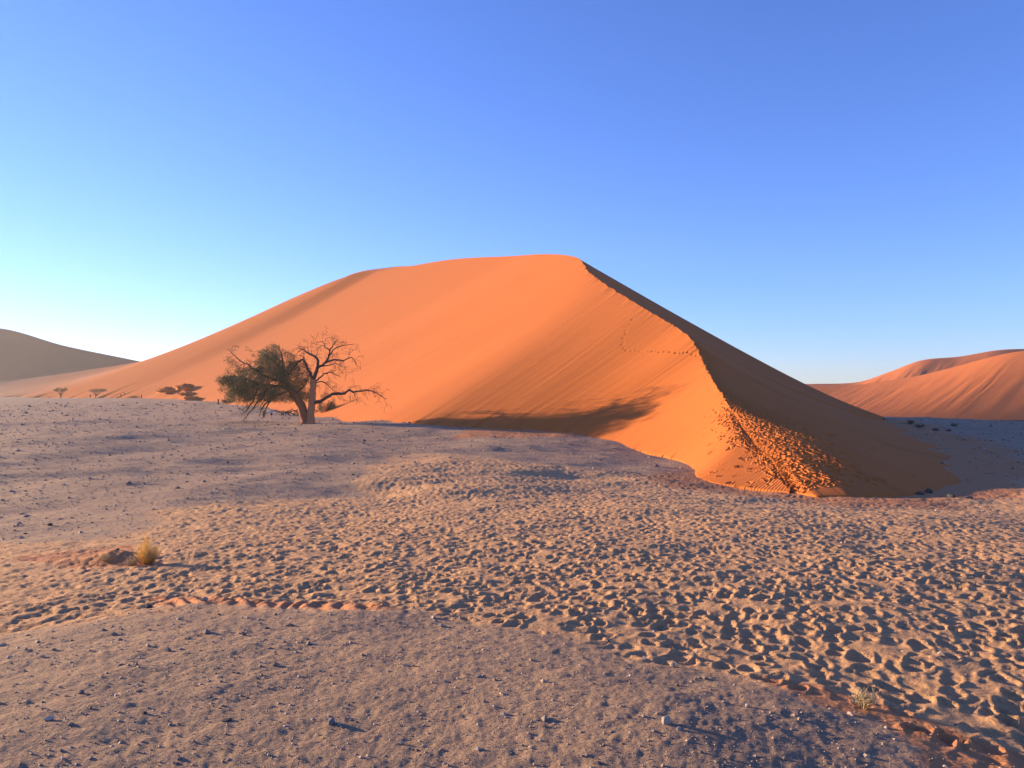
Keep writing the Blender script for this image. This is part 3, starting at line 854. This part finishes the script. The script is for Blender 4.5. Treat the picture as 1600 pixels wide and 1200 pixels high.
for (px_, py_, w_, h_, lb_, sd_) in [(264, 612, 34, 11, 'brown shrub mound with a dark top, left of two on the dune slope', 1), (290, 608, 30, 12, 'largest brown shrub mound with long shadow on the dune slope', 2),
                                   (294, 617, 26, 8, 'low shrub mound under the largest one on the dune slope', 3), (304, 624, 30, 8, 'dark shrub mound at the very foot of the dune, left of the big tree', 4)]:
    hummock(px_, py_, on_face(px_, py_), w_, h_, lb_, sd_)
def small_shrub(name, px, py, wpx, hpx, label, seed, group=None, mat=None, t=None):
    p = pix(px, py) if t is None else pix(px, py, t)
    s = p[1] / FPX; rnd = random.Random(seed); z = gz(p[0], p[1])
    o = empty(name, (p[0], p[1], z)); tag(o, label, 'shrub', group)
    mb = MB(); w, h = wpx * s, hpx * s; tps = []
    for k in range(14):
        a = rnd.uniform(0, 6.28); e = Vector((math.cos(a) * w * .45, math.sin(a) * w * .45, h * rnd.uniform(.5, 1)))
        mb.tube([Vector((0, 0, 0)), e * .5 + Vector((0, 0, h * .12)), e], [.04, .03, .015], 4); tps += [e, e * .7]
    mb.build('stem', M_TWIG, o)
    foliage([(0, 0, h * .5, w * .4, h * .4), (-w * .25, 0, h * .4, w * .25, h * .3), (w * .25, 0, h * .38, w * .25, h * .3)], tps, 160, rnd, min(.4, h * .3), 6).build('foliage', mat or M_SHRUB, o, False)
small_shrub('shrub', 354, 630, 16, 8, 'low green shrub under the left edge of the big crown', 5)
G_ = 'dark shrubs on the shaded pan'
small_shrub('shrub', 1438, 668, 16, 5, 'largest dark shrub on the shaded pan, beside the dune edge', 6, G_)
small_shrub('shrub', 1424, 664, 10, 5, 'small shrub touching the dune edge on the shaded pan', 7, G_)
small_shrub('shrub', 1492, 668, 12, 4, 'low pale shrub alone on the shaded pan', 8, G_)

# ------------------------------------------------------------ people
def cloth(name, c): return simple_mat(name, c, tuple(x * .75 for x in c), 20, .3, .01)
M_SKIN = simple_mat('skin', (.50, .30, .21), (.44, .26, .18), 8, .1, .005, .6)
M_HAIR = cloth('dark_hair', (.035, .025, .02))
M_BLUE = cloth('light_blue_shirt', (.30, .50, .78)); M_NAVY = cloth('navy_cloth', (.025, .03, .055)); M_BLACK = cloth('black_cloth', (.025, .028, .026))
M_GREEN = cloth('dark_green_cloth', (.04, .055, .045)); M_WHITE = cloth('white_cloth', (.75, .74, .72)); M_GREYC = cloth('grey_cloth', (.2, .2, .21))

def skin_mesh(name, joints, edges, mat, parent, root=0, sub=2):
    me = bpy.data.meshes.new(name)
    me.from_pydata([j[:3] for j in joints], edges, []); me.materials.append(mat)
    o = bpy.data.objects.new(name, me); COL.objects.link(o); o.parent = parent
    sk = o.modifiers.new('skin', 'SKIN'); sk.use_smooth_shade = True
    if not me.skin_vertices: me.skin_vertices.new()
    for i, j in enumerate(joints):
        r_ = j[3] if isinstance(j[3], tuple) else (j[3], j[3])
        me.skin_vertices[0].data[i].radius = r_
        me.skin_vertices[0].data[i].use_root = (i == root)
    ss = o.modifiers.new('sub', 'SUBSURF'); ss.levels = sub; ss.render_levels = sub
    return o

def person(px, py, hgt, facing, label, top, bottom, legs_bare, stride, group=None, pack=None, t=None, sleeves=True, arm=.12):
    p = pix(px, py) if t is None else pix(px, py, t)
    z = gz(p[0], p[1]) if t is None or py is None else p[2]
    o = empty('person', (p[0], p[1], z), facing); tag(o, label, 'person', group)
    k = hgt / 1.75; o.scale = (k, k, k)
    st = stride
    J = [(0, 0, .95, (.15, .11)), (0, 0, 1.12, (.135, .10)), (0, .01, 1.30, (.165, .11)), (0, .01, 1.44, (.12, .085)), (0, .015, 1.52, .055), (0, .03, 1.60, (.075, .09)), (0, .03, 1.69, (.07, .085)),
         (-.19, .01, 1.42, .055), (-.24, -arm * .4, 1.15, .045), (-.25, arm, .93, .036), (-.25, arm + .05, .84, .04),
         (.19, .01, 1.42, .055), (.24, arm * .4, 1.15, .045), (.25, -arm, .93, .036), (.25, -arm + .02, .84, .04),
         (-.09, 0, .88, .095), (-.10, st * .5 + .03, .50, .062), (-.10, st, .09, .042), (-.10, st + .13, .035, .035),
         (.09, 0, .88, .095), (.10, -st * .4 + .04, .50, .062), (.10, -st, .10, .042), (.10, -st + .13, .035, .035)]
    E_ = [(0, 1), (1, 2), (2, 3), (3, 4), (4, 5), (5, 6), (3, 7), (7, 8), (8, 9), (9, 10), (3, 11), (11, 12), (12, 13), (13, 14), (0, 15), (15, 16), (16, 17), (17, 18), (0, 19), (19, 20), (20, 21), (21, 22)]
    skin_mesh('body', J, E_, M_SKIN, o)
    g = 1.22
    def pick(ids, extra=1.2): return [(J[i][0], J[i][1], J[i][2], tuple(r * extra for r in (J[i][3] if isinstance(J[i][3], tuple) else (J[i][3], J[i][3])))) for i in ids]
    ids = [0, 1, 2, 3, 7, 8, 11, 12] + ([9, 13] if sleeves else [])
    es = [(0, 1), (1, 2), (2, 3), (3, 4), (4, 5), (3, 6), (6, 7)] + ([(5, 8), (7, 9)] if sleeves else [])
    skin_mesh('shirt', pick(ids, g), es, top, o)
    if legs_bare:
        def lerp(a, b, f): return tuple(J[a][i] + (J[b][i] - J[a][i]) * f for i in range(3))
        js = pick([0, 15, 19], 1.2) + [(*lerp(15, 16, .75), .095), (*lerp(19, 20, .75), .095)]
        skin_mesh('shorts', js, [(0, 1), (0, 2), (1, 3), (2, 4)], bottom, o)
    else:
        skin_mesh('trousers', pick([0, 15, 16, 17, 19, 20, 21], 1.22), [(0, 1), (1, 2), (2, 3), (0, 4), (4, 5), (5, 6)], bottom, o)
    for a, b in ((17, 18), (21, 22)): skin_mesh('shoe', pick([a, b], 1.35), [(0, 1)], M_GREYC, o)
    skin_mesh('hair', [(0, .0, 1.64, .085), (0, .02, 1.72, .085)], [(0, 1)], M_HAIR, o)
    if pack:
        skin_mesh('backpack', [(0, -.17, 1.12, (.15, .10)), (0, -.18, 1.38, (.14, .09))], [(0, 1)], pack, o)
    return o
person(412.5, 654.5, 1.72, R(10), 'person in dark clothes with a grey pack walking under the big tree', M_BLACK, M_GREEN, False, .16, pack=M_GREYC)
person(424, 656, 1.76, R(-5), 'person in a light blue shirt and dark shorts under the big tree', M_BLUE, M_NAVY, True, .2, sleeves=True)
GP_ = 'far walkers at the dune foot'
person(141, None, 1.8, R(40), 'tiny far walker below the leaning acacia', M_BLACK, M_NAVY, False, .2, GP_, t=343)
person(189, 621, 1.8, R(-40), 'lower of two tiny walkers climbing the dune foot', M_NAVY, M_BLACK, False, .2, GP_, t=on_face(189, 621))
person(194, 617.5, 1.8, R(-40), 'upper of two tiny walkers climbing the dune foot', M_GREYC, M_NAVY, False, .2, GP_, t=on_face(194, 617.5))
person(221, None, 1.8, R(90), 'tiny lone walker in black left of the shrub mounds', M_BLACK, M_BLACK, False, .12, GP_, t=324)

# small post near the left edge of the big tree, and a low bench by the branches
pp = pix(341, 631.5); s_ = pp[1] / FPX
post = empty('marker_post', (pp[0], pp[1], gz(pp[0], pp[1]))); tag(post, 'short dark post left of the big tree on the gravel edge', 'post')
mb = MB(); mb.tube([Vector((0, 0, -.2)), Vector((0, 0, 6.2 * s_))], [1.2 * s_, 1.1 * s_], 8); mb.build('shaft', M_ROCK_DARK, post, False)
mb = MB(); mb.tube([Vector((0, 0, 6.2 * s_ + .004)), Vector((0, 0, 6.9 * s_))], [1.4 * s_, 1.2 * s_], 8); mb.build('cap', M_ROCK_DARK, post, False)
bq = pix(445, 652); bs = bq[1] / FPX
bench = empty('bench', (bq[0], bq[1], gz(bq[0], bq[1]))); tag(bench, 'small white-topped bench beside the walkers under the big tree', 'bench')
def box(mb, x0, x1, y0, y1, z0, z1):
    b = len(mb.v); mb.v += [Vector((x, y, z)) for x in (x0, x1) for y in (y0, y1) for z in (z0, z1)]
    mb.f += [(b, b + 1, b + 3, b + 2), (b + 4, b + 6, b + 7, b + 5), (b, b + 4, b + 5, b + 1), (b + 2, b + 3, b + 7, b + 6), (b, b + 2, b + 6, b + 4), (b + 1, b + 5, b + 7, b + 3)]
for k in range(2):
    mb = MB(); box(mb, -.36, .36, -.2 + k * .21, -.01 + k * .21, .42, .48); mb.build('plank', M_WHITE, bench, False)
for sx in (-.26, .26):
    mb = MB(); box(mb, sx - .04, sx + .04, -.15, .15, -.05, .418); mb.build('leg', M_BLACK, bench, False)

# ------------------------------------------------------------ grass tufts
def tuft(px, py, wpx, hpx, n, label, seed, mat, lean=(0, 0)):
    p = pix(px, py); s = p[1] / FPX; rnd = random.Random(seed); w, h = wpx * s, hpx * s
    o = empty('grass_tuft', (p[0], p[1], gz(p[0], p[1]) - .01)); tag(o, label, 'grass')
    mb = MB()
    for k in range(n):
        a = rnd.uniform(0, 6.28); r_ = rnd.random() ** .6
        b0 = Vector((math.cos(a) * r_ * w * .18, math.sin(a) * r_ * w * .18, 0))
        e = Vector((math.cos(a) * r_ * w * .55 + lean[0] * w, math.sin(a) * r_ * w * .5, h * rnd.uniform(.45, 1.0) * (1.1 - .45 * r_)))
        m_ = b0.lerp(e, .55) + Vector((rnd.gauss(0, .02), rnd.gauss(0, .02), h * .08))
        q = [b0, m_, e]; rr_ = rnd.uniform(.002, .0038)
        mb.tube(q, [rr_, rr_ * .9, rr_ * .4], 3)
        for _ in range(3):
            f = rnd.uniform(.4, 1); c = b0.lerp(m_, f / .55) if f < .55 else m_.lerp(e, (f - .55) / .45)
            mb.tube([c, c + Vector((rnd.gauss(0, .03), rnd.gauss(0, .03), rnd.uniform(.005, .05)))], [rr_ * .9, rr_ * .5], 3)
    mb.build('blades', mat, o)
tuft(231, 882, 38, 38, 210, 'bushy golden grass tuft on the little sand mound', 1, M_STRAW)
tuft(228, 880, 13, 54, 60, 'tall thin spray of golden grass rising from the sand mound', 2, M_STRAW)
tuft(207, 884, 26, 18, 60, 'sparse dry sprigs left of the golden tuft on the mound', 3, M_DRY)
tuft(166, 882, 24, 13, 40, 'thin dry twigs at the left foot of the sand mound', 4, M_DRY)
tuft(1350, 1112, 34, 38, 42, 'pale dry grass sprig at the right edge of the gravel', 5, M_DRY)

# ------------------------------------------------------------ stones
def rock_mesh(seed, mat, flat=.65):
    rnd = random.Random(seed); mb = MB(); n1, n2 = 9, 6
    ax = [Vector((rnd.gauss(0, 1), rnd.gauss(0, 1), rnd.gauss(0, 1))).normalized() for _ in range(9)]; cut = [rnd.uniform(.6, .95) for _ in range(9)]
    for i in range(n2 + 1):
        for k in range(n1):
            th = 2 * math.pi * k / n1; ph = (i / n2 - .5) * math.pi
            d = Vector((math.cos(th) * math.cos(ph), math.sin(th) * math.cos(ph), math.sin(ph)))
            r_ = 1.0
            for a_, c_ in zip(ax, cut):
                q = d.dot(a_)
                if q > 0: r_ = min(r_, c_ / max(q, .01))
            mb.v.append(d * r_ * .5 * rnd.uniform(.96, 1.04)); mb.v[-1].z *= flat
    for i in range(n2):
        for k in range(n1): mb.f.append((i * n1 + k, i * n1 + (k + 1) % n1, (i + 1) * n1 + (k + 1) % n1, (i + 1) * n1 + k))
    return mb
def rock(px, py, wpx, label, mat, seed, flat=.7, group=None):
    p = pix(px, py); s = p[1] / FPX; w = wpx * s
    o = rock_mesh(seed, mat, flat).build('rock', mat, None, False)
    o.location = (p[0], p[1], gz(p[0], p[1]) + w * flat * .22); o.scale = (w, w * .85, w); o.rotation_euler = (0, 0, seed * 1.3)
    tag(o, label, 'rock', group)
for a in [(1040, 1178, 19, 'pale angular stone near the bottom edge right of centre', M_ROCK_PALE, 1, .95), (1062, 1190, 15, 'flat grey stone just right of the pale angular stone', M_ROCK_GREY, 2, .5),
          (1051, 1051, 10, 'small pale stone at the edge of the trodden sand', M_ROCK_PALE, 3, .8), (1168, 1127, 10, 'round pale pebble on the dark gravel, right', M_ROCK_PALE, 4, .8),
          (1210, 1127, 7, 'tiny white pebble right of the round pale pebble', M_ROCK_PALE, 5, .7), (518, 1164, 18, 'rounded grey-brown stone in the lower centre-left foreground', M_ROCK_GREY, 6, .9),
          (127, 1119, 13, 'blue-grey stone on the left foreground gravel', M_ROCK_GREY, 7, .6), (355, 1160, 20, 'flat dark stone flake in the left foreground', M_ROCK_DARK, 8, .35),
          (226, 1152, 10, 'small dark stone above the bottom left gravel', M_ROCK_DARK, 9, .6), (78, 816, 9, 'dark lone stone on the gravel above the grass mound', M_ROCK_DARK, 10, .8),
          (41, 799, 10, 'brown flat stone near the left edge of the plain', M_ROCK_GREY, 11, .5), (168, 862, 9, 'dark stone on the top of the sand mound tail', M_ROCK_DARK, 12, .6),
          (184, 858, 7, 'smaller dark stone beside the sand mound crest', M_ROCK_DARK, 13, .7), (233, 954, 12, 'dark stone on the gravel left of the rippled drift', M_ROCK_DARK, 14, .7),
          (1438, 766, 15, 'flat black rock leftmost at the foot of the trodden fan', M_ROCK_DARK, 15, .45), (1452, 764, 12, 'pointed black rock second from left at the fan foot', M_ROCK_DARK, 16, .8),
          (1486, 770, 13, 'rounded black rock at the right foot of the fan', M_ROCK_DARK, 17, .7), (1514, 771, 17, 'long low dark rock rightmost at the fan foot', M_ROCK_DARK, 18, .35),
          (978, 695, 6, 'small dark stone at the dune foot by the gravel tongue', M_ROCK_DARK, 19, .8), (748, 1083, 14, 'brown crusty stone in the middle of the foreground gravel', M_ROCK_GREY, 20, .4),
          (1462, 673, 12, 'black rock on the shaded pan beside the shrubs', M_ROCK_DARK, 21, .6), (1482, 674, 10, 'smaller black rock right of the other on the shaded pan', M_ROCK_DARK, 22, .6)]:
    rock(*a)

# loose gravel: thousands of pebbles, one mass
prot = []
for k in range(5):
    rnd = random.Random(100 + k)
    v = np.array([[1, 0, 0], [-1, 0, 0], [0, 1, 0], [0, -1, 0], [0, 0, 1], [0, 0, -1]], float) * [[rnd.uniform(.7, 1.2)] for _ in range(6)]
    prot.append(v)
octf = np.array([[0, 2, 4], [2, 1, 4], [1, 3, 4], [3, 0, 4], [2, 0, 5], [1, 2, 5], [3, 1, 5], [0, 3, 5]])
PV, PF = [], []; off = 0
prg3 = random.Random(77); made = 0
ia = np.radians(np.arange(-50, 50, .11))
while made < 38000:
    r_ = 4.2 * math.exp(prg3.random() * math.log(70)); a_ = R(prg3.uniform(-47, 47))
    x, y = r_ * math.sin(a_), r_ * math.cos(a_)
    i = int(np.searchsorted(rad, r_)); j = int((a_ - ang[0]) / np.radians(.11))
    if prg3.random() > gravel[i, j] + .05: continue
    size = .00115 * r_ ** .8 * math.exp(abs(prg3.gauss(0, .62)))
    v = prot[made % 5] * [size, size * prg3.uniform(.6, 1), size * prg3.uniform(.4, .8)]
    t_ = prg3.uniform(0, 6.28); c, s_ = math.cos(t_), math.sin(t_)
    v = np.stack([v[:, 0] * c - v[:, 1] * s_ + x, v[:, 0] * s_ + v[:, 1] * c + y, v[:, 2] + GZ[i, j] + size * .2], -1)
    PV.append(v); PF.append(octf + off); off += 6; made += 1
peb = mesh_obj('gravel', np.concatenate(PV), np.concatenate(PF).tolist(), M_PEBBLE, None, False)
tag(peb, 'loose dark and pale pebbles scattered over the plain', 'gravel', kind='stuff')

# ------------------------------------------------------------ thin dusty air
mb = MB(); box(mb, -2750, 2750, -2750, 2750, -30, 100)
hz = mb.build('haze', M_WHITE, None, False); hz.data.materials.clear()
mh = bpy.data.materials.new('haze'); mh.use_nodes = True; mh.node_tree.nodes.clear()
ou = mh.node_tree.nodes.new('ShaderNodeOutputMaterial'); pv = mh.node_tree.nodes.new('ShaderNodeVolumePrincipled')
pv.inputs['Color'].default_value = (.95, .95, 1, 1); pv.inputs['Density'].default_value = .0001; pv.inputs['Anisotropy'].default_value = .4
mh.node_tree.links.new(pv.outputs[0], ou.inputs['Volume']); hz.data.materials.append(mh)
tag(hz, 'thin pale haze over the desert', 'haze', kind='stuff')
